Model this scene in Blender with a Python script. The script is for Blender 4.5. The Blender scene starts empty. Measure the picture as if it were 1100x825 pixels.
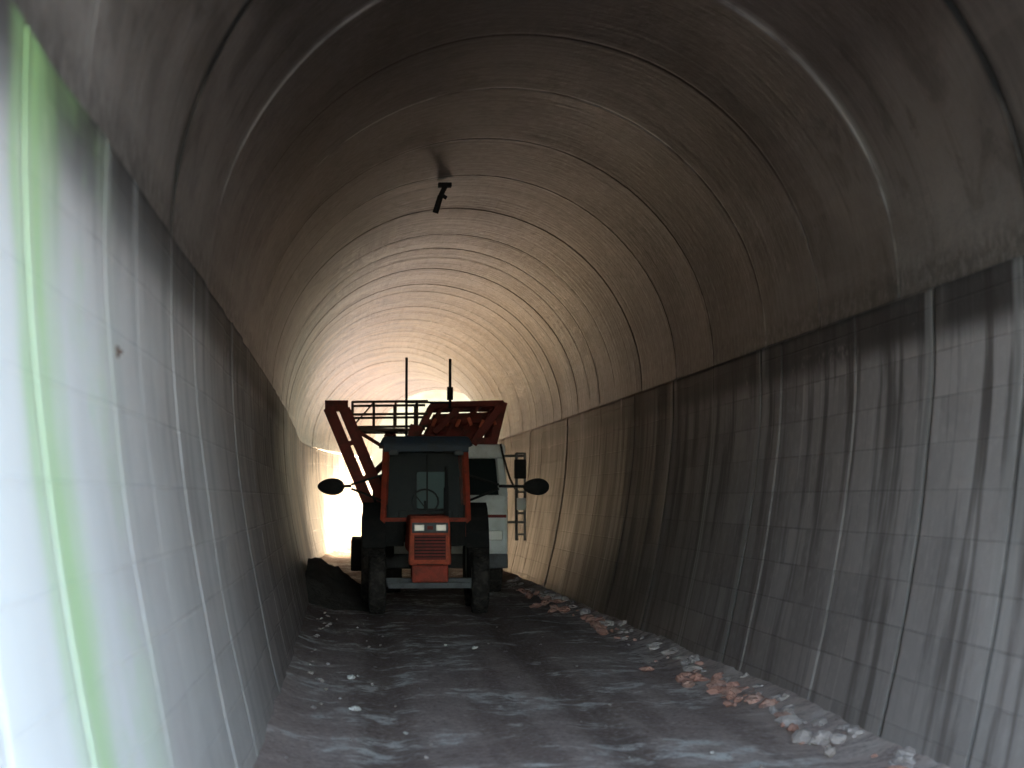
import bpy, bmesh, math, random, bisect
from mathutils import Vector, Matrix, noise
random.seed(7)
S=bpy.context.scene
F=1900.0; EYE=1.6
def cx(y): return 1.385-0.0003*y*y+(.006*(y-41)**2 if y>41 else 0)
Y0,Y1=1.9,61.0

# ---------- node helpers ----------
class NT:
    def __init__(s,name):
        s.m=bpy.data.materials.new(name); s.m.use_nodes=True
        s.t=s.m.node_tree; s.n=s.t.nodes; s.b=s.n['Principled BSDF']
    def node(s,ty,**k):
        x=s.n.new(ty)
        for a,v in k.items():
            setattr(x,a,v)
        return x
    def link(s,a,b): s.t.links.new(a,b)
    def setin(s,sock,v):
        if hasattr(v,'is_output'): s.link(v,sock)
        else: sock.default_value=v
    def math(s,op,a,b=0.0,c=None,clamp=False):
        x=s.node('ShaderNodeMath',operation=op); x.use_clamp=clamp
        s.setin(x.inputs[0],a); s.setin(x.inputs[1],b)
        if c is not None: s.setin(x.inputs[2],c)
        return x.outputs[0]
    def comb(s,a,b,c=0.0):
        x=s.node('ShaderNodeCombineXYZ')
        for i,v in enumerate((a,b,c)): s.setin(x.inputs[i],v)
        return x.outputs[0]
    def noise(s,vec,scale=1,detail=3,rough=.55,dist=0):
        x=s.node('ShaderNodeTexNoise')
        s.link(vec,x.inputs['Vector']); x.inputs['Scale'].default_value=scale
        x.inputs['Detail'].default_value=detail; x.inputs['Roughness'].default_value=rough
        x.inputs['Distortion'].default_value=dist
        return x.outputs['Fac']
    def ss(s,v,a,b):
        x=s.node('ShaderNodeMapRange'); x.interpolation_type='SMOOTHSTEP'
        s.setin(x.inputs[0],v); x.inputs[1].default_value=a; x.inputs[2].default_value=b
        return x.outputs[0]
    def mix(s,f,a,b,bt='MIX'):
        x=s.node('ShaderNodeMix',data_type='RGBA',blend_type=bt)
        s.setin(x.inputs[0],f)
        for i,v in ((6,a),(7,b)):
            if hasattr(v,'is_output'): s.link(v,x.inputs[i])
            else: x.inputs[i].default_value=(*v,1)
        return x.outputs[2]
    def bump(s,h,strength=.3,dist=.02):
        x=s.node('ShaderNodeBump'); s.link(h,x.inputs['Height'])
        x.inputs['Strength'].default_value=strength; x.inputs['Distance'].default_value=dist
        return x.outputs[0]
    def done(s,col,rough=.8,normal=None,metal=0,spec=.5):
        s.setin(s.b.inputs['Base Color'],col if hasattr(col,'is_output') else (*col,1))
        s.setin(s.b.inputs['Roughness'],rough)
        s.b.inputs['Metallic'].default_value=metal
        s.b.inputs['Specular IOR Level'].default_value=spec
        if normal: s.link(normal,s.b.inputs['Normal'])
        return s.m
    def uv(s):
        x=s.node('ShaderNodeUVMap'); y=s.node('ShaderNodeSeparateXYZ'); s.link(x.outputs[0],y.inputs[0])
        return y.outputs[0],y.outputs[1]
    def pos(s):
        x=s.node('ShaderNodeNewGeometry'); y=s.node('ShaderNodeSeparateXYZ'); s.link(x.outputs['Position'],y.inputs[0])
        return x.outputs['Position'],y.outputs[0],y.outputs[1],y.outputs[2]
    def attr(s,name):
        x=s.node('ShaderNodeAttribute'); x.attribute_name=name
        y=s.node('ShaderNodeSeparateColor'); s.link(x.outputs['Color'],y.inputs[0])
        return y.outputs[0],y.outputs[1],y.outputs[2]

# ---------- materials ----------
def mat_wall():
    k=NT('block_wall'); y,s=k.uv(); P,px,py,pz=k.pos()
    v=k.comb(y,s,0)
    br=k.node('ShaderNodeTexBrick'); k.link(v,br.inputs['Vector'])
    br.inputs['Scale'].default_value=1; br.inputs['Brick Width'].default_value=.55; br.inputs['Row Height'].default_value=.3
    br.inputs['Mortar Size'].default_value=.010; br.inputs['Mortar Smooth'].default_value=.7; br.inputs['Bias'].default_value=0
    br.inputs['Color1'].default_value=(.28,.235,.225,1); br.inputs['Color2'].default_value=(.50,.43,.41,1); br.inputs['Mortar'].default_value=(.25,.205,.195,1)
    big=k.noise(v,.8,5,.62); fine=k.noise(v,9,4,.65)
    st=k.noise(k.comb(k.math('MULTIPLY',y,4),k.math('MULTIPLY',s,.4),px),1,4,.6)
    st2=k.noise(k.comb(k.math('MULTIPLY',y,11),k.math('MULTIPLY',s,.6),k.math('ADD',px,7)),1,3,.6)
    c=k.mix(k.math('MULTIPLY',k.ss(big,.35,.6),.6),br.outputs['Color'],(.33,.275,.26))
    c=k.mix(k.math('MULTIPLY',k.ss(fine,.45,.75),.45),c,(.58,.50,.475))
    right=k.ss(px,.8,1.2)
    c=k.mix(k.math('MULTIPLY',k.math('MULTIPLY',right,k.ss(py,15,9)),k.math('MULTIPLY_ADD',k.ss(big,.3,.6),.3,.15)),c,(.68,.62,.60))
    c=k.mix(k.math('MULTIPLY',k.ss(st,.48,.68),.7),c,(.14,.11,.10))
    c=k.mix(k.math('MULTIPLY',k.ss(st2,.58,.75),.5),c,(.67,.60,.58))
    painted_shade=k.math('MULTIPLY',k.ss(py,13,23),k.math('MULTIPLY_ADD',right,.68,.12))
    painted_shade=k.math('MULTIPLY',painted_shade,k.math('MULTIPLY_ADD',k.ss(py,38,46),-.5,1.0))
    c=k.mix(painted_shade,c,k.mix(k.ss(st,.4,.6),(.10,.078,.070),(.05,.038,.033)))  # shade of the deep, mostly right-hand wall painted into its colour
    band=k.math('MULTIPLY',k.ss(pz,2.54,2.74),k.ss(k.math('ADD',big,k.math('MULTIPLY',fine,.5)),.46,.66))
    band=k.math('MAXIMUM',band,k.math('MULTIPLY',k.ss(pz,2.72,2.80),.94))
    c=k.mix(k.math('MULTIPLY',band,.9),c,(.04,.034,.032))
    run=k.math('MULTIPLY',k.ss(st,.50,.60),k.ss(pz,.6,2.6)); c=k.mix(k.math('MULTIPLY',run,.5),c,(.07,.057,.053))
    d,w,_=k.attr('stain')
    c=k.mix(k.math('MULTIPLY',w,k.ss(st,.36,.6)),c,(.57,.53,.51))
    c=k.mix(k.math('MULTIPLY',d,.85),c,(.04,.036,.034))
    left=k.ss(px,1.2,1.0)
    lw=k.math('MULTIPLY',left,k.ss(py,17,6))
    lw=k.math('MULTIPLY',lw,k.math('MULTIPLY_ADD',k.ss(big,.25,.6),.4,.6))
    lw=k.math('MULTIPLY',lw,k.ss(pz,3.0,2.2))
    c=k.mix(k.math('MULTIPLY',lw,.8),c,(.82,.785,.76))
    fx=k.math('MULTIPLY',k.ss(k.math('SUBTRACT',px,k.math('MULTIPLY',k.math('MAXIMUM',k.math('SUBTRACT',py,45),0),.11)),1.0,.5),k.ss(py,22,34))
    c=k.mix(k.math('MULTIPLY',fx,k.math('MULTIPLY_ADD',k.ss(st,.42,.58),-.5,.9)),c,(.82,.66,.45))  # warm glow of the far end painted onto the left wall
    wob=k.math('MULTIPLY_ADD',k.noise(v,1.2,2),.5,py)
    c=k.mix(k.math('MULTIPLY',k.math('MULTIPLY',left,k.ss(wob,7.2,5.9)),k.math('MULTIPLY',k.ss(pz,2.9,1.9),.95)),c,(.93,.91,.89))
    g=k.math('MULTIPLY',k.ss(wob,5.0,5.35),k.ss(wob,6.15,5.5))
    g2=k.math('MULTIPLY',k.math('MULTIPLY',k.ss(wob,5.8,6.1),k.ss(wob,7.6,6.3)),k.ss(big,.48,.62))
    g=k.math('MULTIPLY',k.math('ADD',k.math('MULTIPLY',g,k.math('MULTIPLY_ADD',k.ss(st,.3,.6),.5,.35)),k.math('MULTIPLY',g2,.3),0,True),left)
    c=k.mix(k.math('MULTIPLY',g,.85),c,(.48,.76,.30))
    h=k.math('ADD',k.math('MULTIPLY',br.outputs['Fac'],-.4),k.math('ADD',k.math('MULTIPLY',fine,.6),st))
    return k.done(c,k.math('MULTIPLY_ADD',st,.35,k.math('MULTIPLY_ADD',k.ss(py,20,30),-.08,.36)),k.bump(h,.5,.014),spec=.35)
def mat_arch():
    k=NT('arch_concrete'); y,s=k.uv(); P,px,py,pz=k.pos()
    v=k.comb(y,s)
    big=k.noise(v,.55,5,.62,.4); fine=k.noise(v,10,4,.65)
    circ=k.noise(k.comb(k.math('MULTIPLY',y,7),k.math('MULTIPLY',s,.35)),1,4,.6)
    lon=k.noise(k.comb(k.math('MULTIPLY',y,.25),k.math('MULTIPLY',s,6)),1,3,.5)
    blot=k.noise(v,1.7,4,.65,.6)
    c=k.mix(k.ss(big,.3,.7),(.16,.132,.118),(.30,.255,.232))
    c=k.mix(k.math('MULTIPLY',k.ss(py,24,36),.8),c,k.mix(k.ss(big,.35,.65),(.28,.17,.095),(.54,.37,.21)))  # warm far-end glow tinted into the vault colour
    c=k.mix(k.math('MULTIPLY',k.ss(fine,.5,.8),.35),c,(.38,.335,.305))
    c=k.mix(k.math('MULTIPLY',k.ss(circ,.5,.66),k.math('MULTIPLY_ADD',k.ss(py,16,28),.45,.35)),c,(.06,.045,.037))
    c=k.mix(k.math('MULTIPLY',k.ss(lon,.52,.72),.3),c,(.35,.295,.262))
    c=k.mix(k.math('MULTIPLY',k.ss(blot,.52,.66),.5),c,(.07,.056,.049))
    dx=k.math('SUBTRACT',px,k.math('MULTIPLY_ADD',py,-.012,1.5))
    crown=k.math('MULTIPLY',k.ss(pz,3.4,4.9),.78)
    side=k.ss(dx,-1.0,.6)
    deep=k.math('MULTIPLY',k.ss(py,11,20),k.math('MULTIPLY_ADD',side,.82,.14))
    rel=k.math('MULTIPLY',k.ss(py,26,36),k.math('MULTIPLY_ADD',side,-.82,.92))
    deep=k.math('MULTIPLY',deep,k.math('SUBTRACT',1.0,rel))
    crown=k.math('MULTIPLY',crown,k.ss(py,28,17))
    painted_shade=k.math('MULTIPLY',k.math('MAXIMUM',crown,deep),k.math('MULTIPLY_ADD',k.ss(big,.3,.7),-.2,1.0))  # deep right-side shade painted into the vault, plus a darker crown
    c=k.mix(painted_shade,c,(.040,.029,.023))
    d,w,_=k.attr('stain')
    c=k.mix(k.math('MULTIPLY',w,k.ss(big,.48,.6)),c,(.6,.57,.54))
    dn=k.noise(k.comb(k.math('MULTIPLY',y,.5),k.math('MULTIPLY',s,.8)),1,2,.6)
    c=k.mix(k.math('MULTIPLY',d,k.math('MULTIPLY_ADD',k.ss(dn,.40,.52),.7,.3)),c,(.012,.011,.01))
    low=k.math('MULTIPLY',k.ss(pz,3.9,3.05),k.math('MULTIPLY',k.ss(circ,.4,.6),k.ss(py,22,14)))
    c=k.mix(k.math('MULTIPLY',low,.3),c,(.38,.34,.31))
    lo2=k.math('MULTIPLY',k.ss(pz,3.3,3.08),k.ss(fine,.35,.6)); c=k.mix(k.math('MULTIPLY',lo2,.65),c,(.08,.066,.06))
    h=k.math('ADD',k.math('MULTIPLY',fine,.5),k.math('MULTIPLY',k.math('ADD',k.math('MULTIPLY',lon,.8),k.math('MULTIPLY',circ,1.6)),k.math('MULTIPLY_ADD',k.ss(py,14,28),.65,.35)))
    return k.done(c,k.math('MULTIPLY_ADD',fine,.3,k.math('MULTIPLY_ADD',k.ss(py,20,30),-.08,.28)),k.bump(h,.6,.022),spec=.42)
def mat_floor():
    k=NT('dirt_floor'); P,px,py,pz=k.pos()
    big=k.noise(P,.8,5,.62,.6); mid=k.noise(P,4.0,5,.7,.2); fine=k.noise(P,24,4,.7)
    lv=k.node('ShaderNodeMapping'); lv.inputs['Scale'].default_value=(2.0,.12,1); k.link(P,lv.inputs['Vector'])
    tr=k.noise(lv.outputs[0],1,3,.55)
    c=k.mix(k.ss(big,.35,.65),(.50,.385,.355),(.68,.555,.52))
    def rut(x0):
        return k.ss(k.math('ABSOLUTE',k.math('ADD',k.math('SUBTRACT',px,x0),k.math('MULTIPLY_ADD',mid,.3,-.15))),.28,.10)
    ruts=k.math('MAXIMUM',rut(.2),rut(1.72))
    c=k.mix(k.math('MULTIPLY',ruts,.5),c,(.22,.16,.142))
    c=k.mix(k.math('MULTIPLY',k.ss(tr,.46,.60),.5),c,(.28,.205,.185))
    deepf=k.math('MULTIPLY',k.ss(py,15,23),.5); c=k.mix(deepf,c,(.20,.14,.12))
    pat=k.math('MULTIPLY',k.ss(mid,.46,.60),k.ss(big,.49,.56))
    c=k.mix(k.math('MULTIPLY',pat,.95),c,(.97,.93,.91))
    c=k.mix(k.math('MULTIPLY',k.ss(mid,.48,.34),.35),c,(.28,.21,.185))
    c=k.mix(k.math('MULTIPLY',k.ss(fine,.5,.7),.55),c,(.82,.72,.68))
    c=k.mix(k.math('MULTIPLY',k.ss(fine,.48,.3),.6),c,(.18,.135,.12))
    edge=k.ss(px,2.5,3.1)
    c=k.mix(k.math('MULTIPLY',edge,k.math('MULTIPLY',k.ss(mid,.43,.56),.7)),c,(.74,.60,.55))
    h=k.math('ADD',fine,k.math('MULTIPLY',mid,.7))
    return k.done(c,.95,k.bump(h,.5,.03),spec=.05)
def mat_ground(name,a,b):
    k=NT(name); P,px,py,pz=k.pos()
    n=k.noise(P,.4,5,.65); f=k.noise(P,6,3,.7)
    c=k.mix(k.ss(n,.35,.65),a,b)
    return k.done(c,.95,k.bump(f,.6,.05),spec=.2)
def mat_paint(name,col,dirt=(.06,.045,.035),rough=.5,amt=.55,metal=0,sc=5,spec=.5):
    k=NT(name); t=k.node('ShaderNodeTexCoord')
    n=k.noise(t.outputs['Object'],sc,5,.65,.3); f=k.noise(t.outputs['Object'],40,2,.6)
    c=k.mix(k.math('MULTIPLY',k.ss(n,.42,.68),amt),col,dirt)
    c=k.mix(k.math('MULTIPLY',k.ss(f,.55,.7),.3),c,tuple(min(1,x*1.5+.02) for x in col))
    return k.done(c,k.math('MULTIPLY_ADD',n,.4,rough-.15),None,metal,spec)
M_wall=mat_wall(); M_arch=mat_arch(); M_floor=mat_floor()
M_ground=mat_ground('gravel_ground',(.50,.36,.22),(.62,.46,.30))
M_grass=mat_ground('hill_grass',(.05,.09,.03),(.12,.14,.05))
M_ridge=mat_ground('sky_block_tan',(.26,.18,.09),(.36,.26,.14))
M_conc=mat_ground('portal_concrete',(.30,.29,.28),(.4,.39,.37))
M_red=mat_paint('red_paint',(.46,.065,.035),(.12,.05,.035),amt=.65,rough=.6,spec=.3); M_dred=mat_paint('dark_red_steel',(.24,.042,.032),amt=.6,rough=.65,spec=.3)
M_orange=mat_paint('orange_red_paint',(.62,.11,.055),(.18,.07,.045),amt=.5,rough=.6,spec=.3)
M_white=mat_paint('white_paint',(.88,.88,.86),(.5,.47,.42),amt=.25)
M_navy=mat_paint('dark_blue_paint',(.035,.05,.075),(.05,.045,.04),rough=.5,spec=.3)
M_rim=mat_paint('rim_paint',(.25,.24,.22),(.1,.08,.07),amt=.7)
M_black=mat_paint('black_plastic',(.02,.02,.02),(.04,.036,.033),rough=.8,spec=.15)
M_tyre=mat_paint('tyre_rubber',(.03,.026,.024),(.11,.09,.08),rough=.9,sc=9,spec=.15)
M_steel=mat_paint('rusty_steel',(.12,.07,.05),(.05,.03,.02),rough=.7)
M_grey=mat_paint('grey_steel',(.12,.12,.125),(.06,.05,.045),rough=.6)
k=NT('window_glass'); M_glass=k.done((.012,.018,.018),.25,spec=.15)
k=NT('lamp_lens'); M_lens=k.done((.6,.58,.52),.15,spec=.7)
k=NT('seat_cloth'); M_seat=k.done((.32,.40,.40),.9)
k=NT('tinted_glass'); tb=k.node('ShaderNodeBsdfTransparent'); tb.inputs[0].default_value=(.6,.66,.65,1)
gl=k.node('ShaderNodeBsdfGlossy'); gl.inputs[0].default_value=(.8,.8,.8,1); gl.inputs[1].default_value=.35
mx=k.node('ShaderNodeMixShader'); mx.inputs[0].default_value=.006; k.link(tb.outputs[0],mx.inputs[1]); k.link(gl.outputs[0],mx.inputs[2])
k.link(mx.outputs[0],k.n['Material Output'].inputs[0]); M_cg=k.m

# ---------- mesh helpers ----------
def empty(name,loc=(0,0,0)):
    e=bpy.data.objects.new(name,None); e.location=loc; S.collection.objects.link(e); return e
def obj(name,me,mat=None,parent=None,smooth=False):
    o=bpy.data.objects.new(name,me); S.collection.objects.link(o)
    if mat: me.materials.append(mat)
    if parent: o.parent=parent
    if smooth:
        for p in me.polygons: p.use_smooth=True
    return o
def bm_obj(name,bm,mat,parent=None,smooth=False):
    me=bpy.data.meshes.new(name); bmesh.ops.recalc_face_normals(bm,faces=bm.faces[:]); bm.to_mesh(me); bm.free()
    return obj(name,me,mat,parent,smooth)
def add_box(bm,c,s,rot=None,bev=.01,taper=None):
    r=bmesh.ops.create_cube(bm,size=1); vs=r['verts']
    for v in vs:
        v.co=Vector((v.co.x*s[0],v.co.y*s[1],v.co.z*s[2]))
        if taper and v.co.z>0: v.co.x*=taper[0]; v.co.y*=taper[1]
    if bev:
        es=list({e for v in vs for e in v.link_edges})
        rr=bmesh.ops.bevel(bm,geom=es,offset=min(bev,min(s)*.3),segments=2,affect='EDGES',profile=.6)
        vs=list({v for f in rr['faces'] for v in f.verts}|{v for v in vs if v.is_valid})
        seen=set(vs); stack=list(vs)
        while stack:
            v=stack.pop()
            for e in v.link_edges:
                w=e.other_vert(v)
                if w not in seen: seen.add(w); stack.append(w)
        vs=list(seen)
    m=Matrix.Translation(c)@(rot.to_4x4() if rot else Matrix.Identity(4))
    for v in vs: v.co=m@v.co
def box(name,c,s,mat,parent,rot=None,bev=.01,taper=None):
    bm=bmesh.new(); add_box(bm,Vector(c),s,rot,bev,taper); return bm_obj(name,bm,mat,parent)
def add_rod(bm,a,b,r,seg=10,r2=None):
    a=Vector(a);b=Vector(b);d=b-a
    m=Matrix.Translation((a+b)/2)@d.to_track_quat('Z','Y').to_matrix().to_4x4()
    bmesh.ops.create_cone(bm,cap_ends=True,segments=seg,radius1=r,radius2=r2 if r2 is not None else r,depth=d.length,matrix=m)
def rods(name,lst,mat,parent,seg=10):
    bm=bmesh.new()
    for q in lst: add_rod(bm,q[0],q[1],q[2],seg)
    return bm_obj(name,bm,mat,parent)
def beam(bm,a,b,w,h,bev=.008):
    a=Vector(a);b=Vector(b);d=b-a
    add_box(bm,(a+b)/2,(w,h,d.length),d.to_track_quat('Z','Y').to_matrix(),bev)
def beams(name,lst,mat,parent):
    bm=bmesh.new()
    for q in lst: beam(bm,*q)
    return bm_obj(name,bm,mat,parent)
def wheel(name,c,R,W,parent,rimmat,lugs=20):
    prof=[(.50,-.5),(.56,-.52),(.78,-.56),(.93,-.5),(.975,-.38),(.985,0),(.975,.38),(.93,.5),(.78,.56),(.56,.52),(.50,.5)]
    bm=bmesh.new(); N=48; rows=[]
    for i in range(N):
        a=2*math.pi*i/N; rows.append([bm.verts.new((p[1]*W,math.cos(a)*p[0]*R,math.sin(a)*p[0]*R)) for p in prof])
    for i in range(N):
        A=rows[i];B=rows[(i+1)%N]
        for j in range(len(prof)-1): bm.faces.new((A[j],A[j+1],B[j+1],B[j]))
    for i in range(lugs):
        for sd in (-1,1):
            a=2*math.pi*(i+(.25 if sd>0 else -.25))/lugs
            rm=Matrix.Rotation(a,3,'X')@Matrix.Rotation(sd*.7,3,'Z')
            cc=Matrix.Rotation(a,3,'X')@Vector((sd*W*.26,0,R*.985))
            add_box(bm,cc,(W*.5,R*.07,R*.06),rm,0)
    t=bm_obj(name+'_tyre',bm,M_tyre,parent,False); t.location=c
    bm=bmesh.new()
    rp=[(.52,-.46),(.50,-.40),(.44,-.32),(.40,-.12),(.18,-.08),(.17,-.2)]
    for sgn in (-1,1):
        rows=[]
        for i in range(32):
            a=2*math.pi*i/32; rows.append([bm.verts.new((sgn*-p[1]*W,math.cos(a)*p[0]*R,math.sin(a)*p[0]*R)) for p in rp])
        for i in range(32):
            A=rows[i];B=rows[(i+1)%32]
            for j in range(len(rp)-1): bm.faces.new((A[j],A[j+1],B[j+1],B[j]))
        bm.faces.new([r[-1] for r in rows])
        for i in range(8):
            a=2*math.pi*i/8; add_rod(bm,(sgn*.06*W,math.cos(a)*.28*R,math.sin(a)*.28*R),(sgn*.16*W,math.cos(a)*.28*R,math.sin(a)*.28*R),.02*R+.004,6)
    r=bm_obj(name+'_rim',bm,rimmat,parent); r.location=c

# ---------- tunnel lining ----------
tunnel=empty('railway_tunnel')
HV=9.6
def seams(a,b,lo,hi,fixed=()):
    out=[];y=a
    fx=sorted(fixed)
    while y<b:
        out.append(y); y+=random.uniform(lo,hi)
    for f in fx:
        out=[o for o in out if abs(o-f)>.55]
    return sorted(out+list(fx))
WF=(HV,11.2,16.0,20.4)
wseam={-1:seams(Y0+.9,Y1-.5,.9,2.0), 1:seams(Y0+.6,Y1-.5,1.1,2.3,WF)}
RF=(HV,12.0,16.0,20.4,25,29.5)
rseam=sorted([Y0+2,6.5,HV,12.0,14.1,16.0,18.3,20.4,22.8])+seams(25,Y1-.5,1.0,1.7,RF[4:])
def panelfn(sm,amp,bul):
    offs=[random.uniform(-amp,amp) for _ in range(len(sm)+1)]; bl=[random.uniform(-bul*.3,bul) for _ in range(len(sm)+1)]
    ws=[(random.random(),random.random()) for _ in sm]
    edges=[Y0]+sm+[Y1]
    def f(y):
        i=bisect.bisect_right(sm,y); a,b=edges[i],edges[i+1] if i+1<len(edges) else Y1
        t=(y-a)/max(b-a,.01); o=offs[i]+bl[i]*math.sin(math.pi*t)
        j=min(range(len(sm)),key=lambda q:abs(sm[q]-y)); dd=abs(sm[j]-y)
        return o,dd,ws[j],j
    return f
fw={-1:panelfn(wseam[-1],.006,.012),1:panelfn(wseam[1],.006,.012)}
fr=panelfn(rseam,.004,.014)
ys=set()
y=Y0
while y<Y1: ys.add(round(y,3)); y+=.12
ys.add(Y1)
for sm in (wseam[-1],wseam[1],rseam):
    for q in sm:
        for d in (-.16,-.06,-.022,-.012,.012,.022,.06,.16): ys.add(round(q+d,3))
ys=sorted(v for v in ys if Y0<=v<=Y1)
half=[]
nz=16
for i in range(nz+1):
    z=-.12+(2.93+.12)*i/nz
    x=2.35-(.42*(1-max(z,0)/2.6)**1.6 if z<2.6 else 0); 
    half.append((x,z,'w'))
half.append((2.35,2.965,'w')); half.append((2.39,2.985,'a'))
na=26
for i in range(na+1):
    a=math.pi/2*i/na; half.append((2.39*math.cos(a),3.0+2.36*math.sin(a),'a'))
prof=[(-x,z,t) for x,z,t in half]+[(x,z,t) for x,z,t in reversed(half[:-1])]
sl=[0]
for i in range(1,len(prof)): sl.append(sl[-1]+math.hypot(prof[i][0]-prof[i-1][0],prof[i][1]-prof[i-1][1]))
stot=sl[-1]
verts=[];uvs=[];st=[]
for yv in ys:
    c=cx(yv)
    cache={-1:fw[-1](yv),1:fw[1](yv),0:fr(yv)}
    for i,(x,z,t) in enumerate(prof):
        sd=-1 if x<0 else 1
        if t=='w': o,dd,w,j=cache[sd]
        else: o,dd,w,j=cache[0]
        dk=0;wh=0
        if t=='w':
            big=sd==1 and any(abs(yv-q)<.3 for q in WF)
            if dd<.013: o+=.014*(.6+w[0])+(.03 if big else 0); dk=.95 if big or w[0]>.45 else .25
            elif dd<.03: dk=.8 if big else (.4 if w[0]>.6 else .1); wh=.45*w[1] if not big else 0
            elif dd<.07: wh=.6 if w[1]>.6 or big else 0
            elif dd<.2: wh=.4 if w[1]>.8 or big else 0
            if sd==-1: wh*=.6
            o+=.010*noise.noise(Vector((yv*1.3,z*1.5,sd*5)))
        else:
            heavy=abs(yv-HV)<.3
            light=any(abs(yv-q)<.3 for q in (12.0,16.0,25))
            if dd<.013: o+=.005*(1+w[0]) + (.05 if heavy else 0); dk=1 if heavy else (.2 if light else .7*w[0]); wh=.9 if light else 0
            elif dd<.03: dk=1 if heavy else .2*w[0]; wh=.8 if light else .3*w[1]
            elif dd<.07: wh=.4*w[1]; dk=.5 if heavy else 0
            o+=.014*noise.noise(Vector((yv*.6,x*.9,z*.9)))
        if t=='w': nx,nzv=sd,0
        else:
            L=math.hypot(x,z-3.0) or 1; nx,nzv=x/L,max(0,(z-3.0)/L)
        verts.append((c+x+nx*o,yv,z+nzv*o)); uvs.append((yv,sl[i] if x<=0 else stot-sl[i])); st.append((dk,wh,0,1))
n=len(prof); faces=[];mi=[]
for r in range(len(ys)-1):
    for i in range(n-1):
        a=r*n+i; faces.append((a,a+1,a+1+n,a+n)); mi.append(0 if prof[i][2]=='w' and prof[i+1][2]=='w' else 1)
me=bpy.data.meshes.new('lining'); me.from_pydata(verts,[],faces)
uvl=me.uv_layers.new(name='UVMap')
for l in me.loops: uvl.data[l.index].uv=uvs[l.vertex_index]
ca=me.color_attributes.new('stain','FLOAT_COLOR','POINT')
for i,cv in enumerate(st): ca.data[i].color=cv
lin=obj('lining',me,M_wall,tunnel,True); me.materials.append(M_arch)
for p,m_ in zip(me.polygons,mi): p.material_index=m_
def portal(name,yf,dirn):
    c=cx(yf); bm=bmesh.new(); loops=[]
    for dy in (0,dirn*.5):
        inner=[bm.verts.new((c+x,yf+dy,z)) for x,z,t in prof]
        outer=[]
        for (x,z,t) in prof:
            ax,az=x,z-1.5
            kx=6.0/abs(ax) if abs(ax)>1e-6 else 1e9; kz=(5.1/az if az>0 else (1.9/-az if az<0 else 1e9))
            kk=min(kx,kz); outer.append(bm.verts.new((c+ax*kk,yf+dy,1.5+az*kk)))
        loops.append((inner,outer))
    (i0,o0),(i1,o1)=loops
    for q in range(len(prof)-1):
        bm.faces.new((i1[q],i1[q+1],o1[q+1],o1[q])); bm.faces.new((i0[q],i0[q+1],i1[q+1],i1[q])); bm.faces.new((o0[q],o0[q+1],o1[q+1],o1[q]))
    add_box(bm,Vector((c,yf+dirn*.27,6.72)),(12.4,.75,.22),None,.03)
    bm_obj(name,bm,M_conc,tunnel)
portal('near_portal',Y0,-1); portal('far_portal',Y1,1)

# hill over the tunnel
bm=bmesh.new(); g=[]
NX,NY=60,44
for j in range(NY+1):
    yy=Y0+ -0.3+(Y1-Y0+.6)*j/NY; row=[]
    for i in range(NX+1):
        u=-1+2*i/NX; xx=1.2+u*34
        h=6.6+1.0*math.sin(math.pi*j/NY)+1.2*noise.noise(Vector((xx*.15,yy*.15,0)))*math.sin(math.pi*j/NY)
        h=h*min(1,(1-abs(u))*1.9)**.8 -.3
        row.append(bm.verts.new((xx,yy,h)))
    g.append(row)
for j in range(NY):
    for i in range(NX): bm.faces.new((g[j][i],g[j][i+1],g[j+1][i+1],g[j+1][i]))
for row,sgn in ((g[0],-1),(g[-1],1)):
    for i in range(NX):
        a,b=row[i],row[i+1]
        if abs((a.co.x+b.co.x)/2-cx(a.co.y))>5.4:
            c1=bm.verts.new((a.co.x,a.co.y+sgn*a.co.z*.27,-.3)); c2=bm.verts.new((b.co.x,b.co.y+sgn*b.co.z*.27,-.3)); bm.faces.new((a,b,c2,c1))
bm_obj('hill',bm,M_grass,None,True)
# unseen ridge added beyond the far mouth to hold back sky light
bm=bmesh.new(); g=[]
for j in range(21):
    row=[]
    for i in range(81):
        x=-160+i*4.2; y=105+j*6
        h=21*math.sin(math.pi/2*min(1,j/9))*(1+.12*noise.noise(Vector((x*.03,j*.2,0))))+1.0*noise.noise(Vector((x*.2,y*.2,2)))-.5
        row.append(bm.verts.new((x,y,h)))
    g.append(row)
for j in range(20):
    for i in range(80): bm.faces.new((g[j][i],g[j][i+1],g[j+1][i+1],g[j+1][i]))
bm_obj('sky_block_ridge',bm,M_ridge,None,True)

bm=bmesh.new()
R=600
vs=[bm.verts.new(p) for p in ((-R,-R,-.2),(R,-R,-.2),(R,R,-.2),(-R,R,-.2))]; bm.faces.new(vs); bm_obj('ground',bm,M_ground)
bm=bmesh.new(); rows=[]
yy=-6
while yy<Y1+14:
    c=cx(min(max(yy,0),Y1))+max(0,yy-Y1)*.2; row=[]
    for i in range(53):
        u=-2.06+4.12*i/52; x=c+u
        z=.030*noise.noise(Vector((x*1.1,yy*.5,1)))+.012*noise.noise(Vector((x*4,yy*3,3)))+.012*noise.noise(Vector((x*10,yy*10,6)))
        z+=.10*max(0,(abs(u)-1.55)/.4)**1.5
        for tx in (.2,1.72): z-=.03*math.exp(-((x-tx-.02*math.sin(yy*.4))/.16)**2)
        row.append(bm.verts.new((x,yy,z-.01)))
    rows.append(row); yy+=.11
for a,b in zip(rows[:-1],rows[1:]):
    for i in range(52): bm.faces.new((a[i],a[i+1],b[i+1],b[i]))
bm_obj('dirt_floor',bm,M_floor,None,True)

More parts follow.
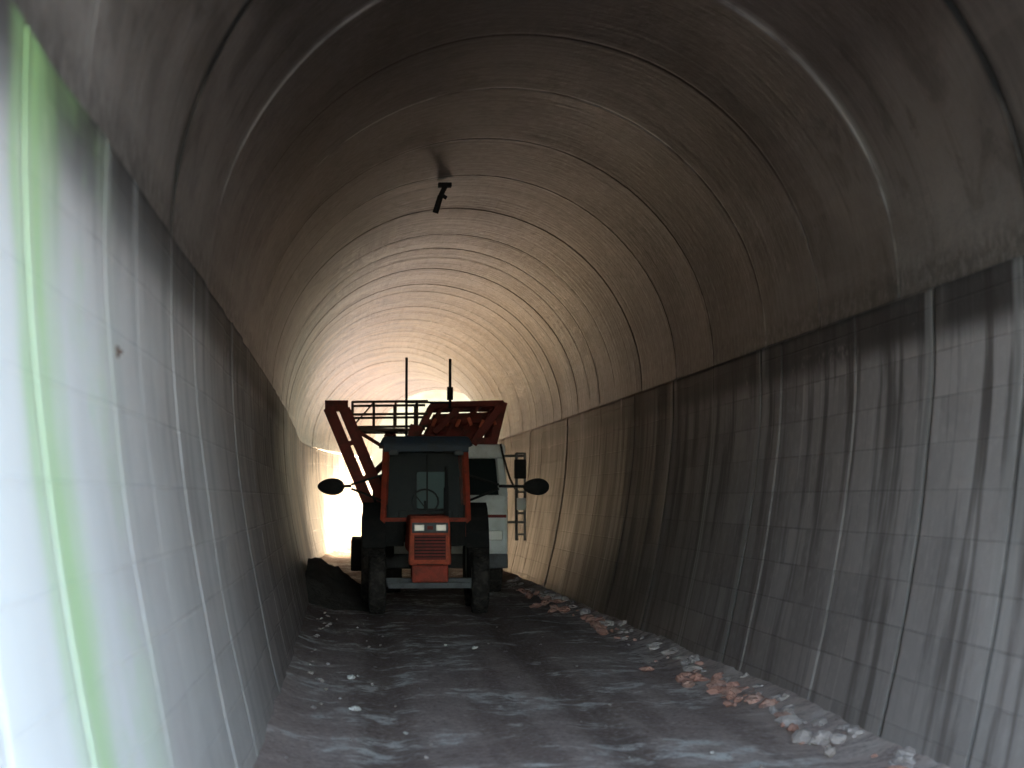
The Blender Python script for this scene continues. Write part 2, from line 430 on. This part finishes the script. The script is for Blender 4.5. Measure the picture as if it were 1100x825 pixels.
# rubble
_t=bmesh.new(); bmesh.ops.create_icosphere(_t,subdivisions=2,radius=1)
_t.verts.ensure_lookup_table(); IV=[v.co.copy() for v in _t.verts]; IF=[[v.index for v in f.verts] for f in _t.faces]; _t.free()
def rubble(name,items,mat):
    V=[];Fc=[]
    for (x,y,z,r) in items:
        sd=random.random()*100; sc=(random.uniform(.7,1.3),random.uniform(.7,1.3),random.uniform(.4,.8)); rm=Matrix.Rotation(random.random()*6,3,'Z')@Matrix.Rotation(random.uniform(-.4,.4),3,'X')
        b=len(V)
        for co_ in IV:
            d=1+.5*noise.noise(co_*1.2+Vector((sd,0,0)))
            q=Vector([round(w*1.6)/1.6*.5+w*.5 for w in co_])
            V.append(rm@Vector((q.x*sc[0],q.y*sc[1],q.z*sc[2]))*d*r+Vector((x,y,z+r*.15)))
        Fc+=[[b+i for i in f] for f in IF]
    me=bpy.data.meshes.new(name); me.from_pydata(V,[],Fc); return obj(name,me,mat)
M_st=mat_paint('stone_grey',(.42,.35,.33),(.24,.19,.17),rough=.9,sc=3)
M_sr=mat_paint('brick_red',(.44,.22,.17),(.40,.30,.26),rough=.9,sc=3)
M_sw=mat_paint('lime_lump',(.66,.62,.6),(.45,.4,.38),rough=.9,sc=3)
it=[];itr=[];itw=[]
for _ in range(260):
    y=random.uniform(9,40); e=abs(random.gauss(0,.16)); x=cx(y)+1.93-e; it.append((x,y,.05-.1*min(e,.6),random.choice((.012,.02,.03,.05,.07))))
for _ in range(90):
    y=random.uniform(9,40); x=cx(y)-1.9+abs(random.gauss(0,.18)); it.append((x,y,.03,random.uniform(.01,.035)))
for _ in range(110):
    y=random.uniform(8,30); x=cx(y)+random.uniform(-1.7,1.7); (it if random.random()<.85 else itw).append((x,y,-.01,random.uniform(.005,.016)))
for _ in range(80):
    y=random.gauss(14.6,1.3); itr.append((cx(y)+1.86-abs(random.gauss(0,.2)),y,.02,random.choice((.015,.02,.03,.05,.07))))
for _ in range(50):
    y=random.uniform(19,30); itr.append((cx(y)+1.8-abs(random.gauss(0,.17)),y,.04,random.choice((.02,.03,.07))))
for q in ((-.05,13.6,.045),(.3,12.2,.02),(-.1,16,.04),(1.2,19,.03)): itw.append((q[0],q[1],0,q[2]))
rubble('rubble',it,M_st); rubble('brick_rubble',itr,M_sr); rubble('lime_rubble',itw,M_sw)

hb=empty('ceiling_bracket',(cx(20.7)-.33,20.7,5.26))
rods('arm',[((0.04,0,.05),(-.03,0,-.10),.03),((-.03,0,-.10),(-.09,.02,-.30),.036),((-.03,0,-.08),(.04,.02,-.12),.025)],M_black,hb)
box('plate',(.02,0,.03),(.16,.12,.05),M_black,hb)
rp=empty('rusty_wall_plate',(cx(7.0)-2.34,7.0,2.17)); box('plate',(0,0,0),(.03,.07,.05),M_steel,rp); rods('bolt',[((0,0,0),(.03,0,0),.008)],M_steel,rp)

# ---------- tractor ----------
T=empty('tractor',(.93,24.5,0))
def TB(n,c,s,m,**kw): return box(n,c,s,m,T,**kw)
TB('bonnet',(0,1.0,1.10),(.62,1.6,.52),M_red,bev=.06,taper=(.9,1))
TB('bonnet_nose',(0,.14,1.0),(.60,.2,.66),M_orange,bev=.05,taper=(.92,.7))
TB('grille',(0,.03,.92),(.44,.03,.34),M_dred,bev=.01)
bm=bmesh.new()
for i in range(7): add_box(bm,Vector((0,.008,.79+i*.045)),(.42,.02,.012),None,0)
bm_obj('grille_bars',bm,M_black,T)
TB('lamp_panel',(0,.03,1.19),(.5,.04,.14),M_grey,bev=.01)
for sx in (-1,1):
    TB('headlamp_%s'%('l' if sx<0 else 'r'),(sx*.15,.005,1.19),(.14,.03,.09),M_lens,bev=.012)
TB('badge',(0,.0,1.19),(.08,.02,.05),M_dred,bev=.004)
TB('front_weight',(0,.05,.56),(.5,.24,.24),M_red,bev=.03)
TB('chassis',(0,1.2,.58),(.4,2.3,.32),M_black,bev=.02)
TB('engine',(0,.9,.75),(.5,1.1,.3),M_black,bev=.02)
TB('front_axle',(0,.55,.42),(1.22,.14,.12),M_grey,bev=.02)
TB('bumper_bar',(0,-.02,.40),(1.15,.07,.08),M_grey,bev=.01)
rods('steering_rod',[((-.55,.4,.36),(.55,.4,.36),.02)],M_grey,T)
wheel('front_wheel_l',(-.72,.6,.43),.44,.22,T,M_rim,18); wheel('front_wheel_r',(.72,.6,.43),.44,.22,T,M_rim,18)
wheel('rear_wheel_l',(-.78,2.35,.72),.74,.30,T,M_rim,22); wheel('rear_wheel_r',(.78,2.35,.72),.74,.30,T,M_rim,22)
for sx in (-1,1):
    bm=bmesh.new()
    for i in range(9):
        a=math.radians(20+i*17.5); r=.80; add_box(bm,Vector((sx*.76,2.35-math.cos(a)*r,.72+math.sin(a)*r)),(.34,.27,.025),Matrix.Rotation(math.pi/2-a,3,'X'),.006)
    add_box(bm,Vector((sx*.57,2.35,1.25)),(.03,1.2,.5),None,.01)
    bm_obj('fender_'+('l' if sx<0 else 'r'),bm,M_black,T)
y0,y1=1.75,3.0; zc0,zc1=1.28,2.38; hw=.63
P=[]
for sx in (-1,1):
    P+= [((sx*hw,y0,zc0-.25),(sx*(hw-.05),y0+.08,zc1),.08,.07),((sx*hw,y1,zc0-.2),(sx*(hw-.05),y1-.05,zc1),.07,.07),((sx*hw,2.35,zc0),(sx*(hw-.05),2.35,zc1),.05,.05),
         ((sx*hw,y0,zc0),(sx*hw,y1,zc0),.05,.05)]
P+=[((-hw,y0,zc0),(hw,y0,zc0),.06,.06),((-hw,y0+.08,zc1-.03),(hw,y0+.08,zc1-.03),.09,.06),((-hw,y1,zc0),(hw,y1,zc0),.06,.06)]
beams('cab_frame',P,M_red,T)
beams('windscreen_divider',[((0.02,y0-.01,zc0),(0.02,y0+.07,zc1),.025,.025)],M_black,T)
TB('cab_roof',(0,2.37,2.44),(1.40,1.5,.15),M_navy,bev=.05,taper=(.9,.9))
TB('roof_visor',(0,1.66,2.33),(1.25,.16,.10),M_navy,bev=.01)
for sx in(-1,1): TB('cowl_panel_'+('l' if sx<0 else 'r'),(sx*.47,y0+.01,1.08),(.3,.04,.38),M_black,bev=.01)
TB('dash',(0,1.95,1.32),(.8,.3,.2),M_black,bev=.03)
TB('cab_floor',(0,2.4,1.0),(1.1,1.2,.1),M_black)
TB('rear_panel',(0,2.98,1.45),(1.2,.04,.95),M_black)
gb=bmesh.new(); 
gb.faces.new([gb.verts.new(p) for p in ((-.6,y0+.03,zc0),(.6,y0+.03,zc0),(.57,y0+.1,zc1-.05),(-.57,y0+.1,zc1-.05))])
bm_obj('windscreen',gb,M_cg,T)
TB('rear_window_frame',(0,2.97,2.12),(1.16,.04,.4),M_black,bev=.005)
TB('seat_back',(.12,2.62,1.72),(.46,.12,.56),M_seat,bev=.05); TB('seat_base',(.12,2.4,1.34),(.46,.45,.14),M_seat,bev=.05)
rr=[]
for i in range(20):
    a=2*math.pi*i/20;b=2*math.pi*(i+1)/20
    rr.append(((.2*math.cos(a),2.1+.08*math.sin(a),1.55+.18*math.sin(a)),(.2*math.cos(b),2.1+.08*math.sin(b),1.55+.18*math.sin(b)),.014))
rr.append(((0,2.1,1.55),(0,1.95,1.35),.02)); rods('steering_wheel',rr,M_black,T,6)
rods('exhaust',[((.26,.9,1.3),(.26,.9,1.75),.035),((.26,.9,1.75),(.26,.9,2.05),.022)],M_black,T)
rods('wiper',[((.1,y0-.02,1.32),(-.2,y0+.03,1.7),.008)],M_black,T,6)
for sx in(-1,1):
    TB('work_lamp_'+('l' if sx<0 else 'r'),(sx*.48,1.62,2.28),(.14,.08,.1),M_grey,bev=.02)
    rods('mirror_arm_'+('l' if sx<0 else 'r'),[((sx*.62,1.95,1.95),(sx*1.1,1.95,1.80),.018),((sx*.62,1.95,1.55),(sx*1.1,1.95,1.74),.018),((sx*1.1,1.95,1.78),((-1.36 if sx<0 else 1.62),1.95,1.77),.022)],M_black,T,8)
    bm=bmesh.new(); r=bmesh.ops.create_uvsphere(bm,u_segments=24,v_segments=14,radius=1); mxx=-1.40 if sx<0 else 1.66
    for v in r['verts']:
        v.co=Vector((v.co.x*.20,v.co.y*.07,v.co.z*.125*(1+.15*v.co.x)))+Vector((mxx,1.97,1.77))
    bm_obj('mirror_'+('l' if sx<0 else 'r'),bm,M_black,T,True)

# ---------- boom truck behind ----------
B=empty('boom_truck',(1.38,29.4,0))
def BB(n,c,s,m,**kw): return box(n,c,s,m,B,**kw)
BB('cab_lower',(0,.8,1.15),(2.06,1.6,1.0),M_white,bev=.07)
P=[]
for sx in(-1,1):
    P+=[((sx*.96,.08,1.6),(sx*.90,.25,2.32),.13,.1),((sx*.98,1.5,1.6),(sx*.94,1.45,2.32),.1,.1),((sx*.98,.85,1.6),(sx*.93,.85,2.32),.06,.06)]
beams('cab_pillars',P,M_white,B)
BB('cab_roof',(0,.86,2.38),(2.0,1.5,.24),M_white,bev=.07)
bm=bmesh.new()
bm.faces.new([bm.verts.new(p) for p in ((-.94,.10,1.62),(.94,.10,1.62),(.89,.26,2.31),(-.89,.26,2.31))])
for sx in(-1,1): bm.faces.new([bm.verts.new(p) for p in ((sx*.985,.1,1.62),(sx*.985,1.48,1.62),(sx*.93,1.44,2.31),(sx*.93,.26,2.31))])
bm_obj('cab_glass',bm,M_glass,B)
BB('bumper',(0,-.05,.56),(2.04,.16,.24),M_grey,bev=.03)
for sx in(-1,1):
    q='l' if sx<0 else 'r'
    BB('headlamp_'+q,(sx*.8,-.01,.98),(.28,.05,.16),M_lens,bev=.02)
    BB('door_stripe_'+q,(sx*.8,-.012,1.3),(.4,.03,.05),M_dred,bev=.003)
    wheel('front_wheel_'+q,(sx*.85,.9,.42),.42,.24,B,M_rim,16)
    wheel('rear_wheel_'+q,(sx*.85,4.2,.42),.42,.3,B,M_rim,16)
BB('chassis',(0,3.0,.65),(.9,4.6,.24),M_black); BB('deck',(0,3.6,.95),(2.05,3.6,.12),M_dred)
BB('deck_side_box',(-1.18,2.4,.62),(.8,2.2,.55),M_black,bev=.03)
rx=1.16
rods('side_frame',[((rx,-.1,.9),(rx,-.1,2.35),.025),((rx+.14,-.1,.9),(rx+.14,-.1,2.35),.02)]+[((rx,-.1,z),(rx+.14,-.1,z),.015) for z in (1.0,1.35,1.7,2.05,2.34)]+[((rx-.2,.1,2.3),(rx+.14,-.1,2.3),.02),((rx-.2,.1,1.2),(rx+.14,-.1,1.2),.02)],M_grey,B,8)
BB('side_mirror',(rx+.06,-.14,2.08),(.2,.06,.32),M_black,bev=.03)
BB('side_mirror_low',(rx+.08,-.14,1.5),(.16,.06,.2),M_white,bev=.03)
G=[]
for yy in (.4,1.3,2.2):
    G+=[((-.48,yy,2.62),(-.22,yy,3.14),.08,.1),((-.24,yy,3.17),(.98,yy,3.2),.08,.1),((.98,yy,3.22),(.80,yy,2.5),.11,.14),((-.55,yy,2.62),(.85,yy,2.55),.10,.12),
     ((-.35,yy,2.9),(.88,yy,2.9),.06,.06)]
    for i in range(4):
        x=-.3+i*.3; G+=[((x,yy+.01,2.62),(x+.26,yy+.01,3.15),.05,.05)]
for (x,z) in ((-.5,2.62),(-.22,3.16),(.96,3.2),(.82,2.55),(.2,3.17),(.6,3.17),(.2,2.6)):
    G+=[((x,.4,z),(x,2.3,z),.07,.07)]
G+=[((.45,.15,2.5),(.92,.15,3.15),.15,.13),((-.2,.15,2.68),(.2,.15,3.1),.1,.1)]
beams('boom_head_frame',G,M_dred,B)
bm=bmesh.new()
pts=[(-.36,2.66),(-.16,3.06),(.80,3.10),(.68,2.66)]
a=[bm.verts.new((x,1.42,z)) for x,z in pts]; b=[bm.verts.new((x,2.6,z-.1)) for x,z in pts]
bm.faces.new(a); bm.faces.new(b)
for i in range(4): bm.faces.new((a[i],a[(i+1)%4],b[(i+1)%4],b[i]))
bm_obj('boom_head_box',bm,M_dred,B)
bm=bmesh.new()
for i in range(6):
    add_box(bm,Vector((-.2+i*.2,.13,2.86+.04*math.sin(i*3))),(.06,.05,.14),Matrix.Rotation(.4*(-1)**i,3,'Y'),.01)
bm_obj('brackets',bm,M_orange,B)
BB('boom_turret',(.1,2.2,1.8),(.9,.9,1.6),M_dred,bev=.06,taper=(.8,.8))
BB('left_locker',(-1.05,-.6,1.3),(.35,.5,1.3),M_black,bev=.03)
L=[((-1.93,-1.0,3.04),(-1.22,-1.0,1.35),.17,.18),((-1.68,-1.0,3.02),(-1.06,-1.0,1.55),.15,.18)]
for t in (.35,.7):
    L.append(((-1.93+.71*t,-1.0,3.04-1.69*t),(-1.68+.62*t,-1.0,3.02-1.47*t),.07,.08))
L+=[((-1.99,-1.0,3.07),(-1.62,-1.0,3.07),.09,.18),((-1.1,-1.0,1.5),(-.8,.3,1.3),.12,.12),((-1.2,-1.0,2.0),(-.7,.5,2.5),.08,.08),((-1.6,-1.0,2.75),(-.95,-1,2.35),.06,.06),((-1.22,-1.0,1.5),(-1.22,-1.0,.75),.16,.2),((-1.22,-1,.8),(-.95,2.2,.8),.14,.14)]
beams('side_arms',L,M_dred,B)
Z0,Z1=2.78,3.2
rl=[]
for yy in (.2,1.5):
    for x in (-1.56,-1.2,-.84,-.48): rl.append(((x,yy,Z0),(x,yy,Z1),.02))
    for z in (Z0,(Z0+Z1)/2,Z1): rl.append(((-1.56,yy,z),(-.3,yy,z+.02),.022))
for x in(-1.56,-.48):
    for z in (Z0,(Z0+Z1)/2,Z1): rl.append(((x,.2,z),(x,1.5,z),.018))
rl.append(((-1.56,.2,Z0),(-1.2,.2,Z1),.014))
rods('platform_railing',rl,M_steel,B,8)
BB('platform_floor',(-1.02,.85,2.74),(1.12,1.34,.05),M_steel)
beams('platform_support',[((-1.0,.85,2.7),(-.5,.85,2.3),.1,.1),((-.9,.85,2.7),(-.3,1.4,1.2),.1,.1),((-.6,-.1,2.4),(-.5,-.1,2.8),.2,.2)],M_dred,B)
rods('mast',[((-.66,.2,2.5),(-.66,.2,3.95),.022),((.07,.2,3.1),(.07,.2,3.93),.024),((-.66,.2,3.2),(.07,.2,3.2),.018)],M_black,B,8)
BB('mast_block',(.07,.2,3.35),(.1,.1,.22),M_black)
hz=[]
for (ax,az_,bx_,bz,sag) in ((-.9,1.6,-.5,2.5,.2),(-.6,2.6,.1,2.5,.25),(.9,2.5,1.2,1.7,.15)):
    prev=None
    for i in range(11):
        t=i/10; p=(ax+(bx_-ax)*t,-.05,az_+(bz-az_)*t-sag*4*t*(1-t))
        if prev: hz.append((prev,p,.018))
        prev=p
rods('hoses',hz,M_black,B,8)
bm=bmesh.new(); g=[]
for j in range(41):
    row=[]
    for i in range(21):
        u=i/20;v=j/40
        x=cx(29)-2.0+u*1.05; y=25.5+v*7
        h=.62*math.sin(math.pi*(1-u)*.5)**1.2*math.sin(math.pi*v)**.9+(.10*noise.noise(Vector((x*3,y*2,0)))+.06*noise.noise(Vector((x*9,y*9,0))))*math.sin(math.pi*v)
        row.append(bm.verts.new((x,y,h-.02)))
    g.append(row)
for j in range(40):
    for i in range(20): bm.faces.new((g[j][i],g[j][i+1],g[j+1][i+1],g[j+1][i]))
bm_obj('spoil_heap',bm,mat_ground('dark_spoil',(.05,.042,.038),(.10,.085,.075)),None,True)

# ---------- light ----------
el=math.radians(18.5); az=math.radians(20)
d=Vector((math.sin(az)*math.cos(el),math.cos(az)*math.cos(el),math.sin(el)))
w=bpy.data.worlds.new('World'); S.world=w; w.use_nodes=True; nt=w.node_tree
sk=nt.nodes.new('ShaderNodeTexSky'); sk.sky_type='NISHITA'; sk.sun_disc=False; sk.sun_elevation=el; sk.sun_rotation=az; sk.air_density=.7; sk.dust_density=1.5; sk.ozone_density=.4
hz_=nt.nodes.new('ShaderNodeMix'); hz_.data_type='RGBA'; hz_.blend_type='MULTIPLY'; hz_.inputs[0].default_value=1; hz_.inputs[7].default_value=(1,.93,.80,1)
bg=nt.nodes['Background']; nt.links.new(sk.outputs[0],hz_.inputs[6]); nt.links.new(hz_.outputs[2],bg.inputs[0]); bg.inputs[1].default_value=3.5
sl_=bpy.data.lights.new('sun','SUN'); sl_.energy=15; sl_.angle=math.radians(1); sl_.color=(1,.70,.40)
so=bpy.data.objects.new('sun',sl_); S.collection.objects.link(so); so.rotation_euler=d.to_track_quat('Z','Y').to_euler()
# ---------- camera ----------
cd=bpy.data.cameras.new('camera'); co=bpy.data.objects.new('camera',cd); S.collection.objects.link(co); S.camera=co
cd.lens=36*F/1100; cd.sensor_width=36; cd.clip_end=2000; cd.clip_start=.05
yaw=math.atan(160/F); pit=math.atan(122.5/F)
fwd=Vector((math.sin(yaw)*math.cos(pit),math.cos(yaw)*math.cos(pit),math.sin(pit)))
co.location=(0,0,EYE); co.rotation_euler=fwd.to_track_quat('-Z','Y').to_euler()
cd.dof.use_dof=True; cd.dof.focus_distance=22; cd.dof.aperture_fstop=2.2
S.view_settings.view_transform='Standard'; S.view_settings.look='None'; S.view_settings.exposure=0
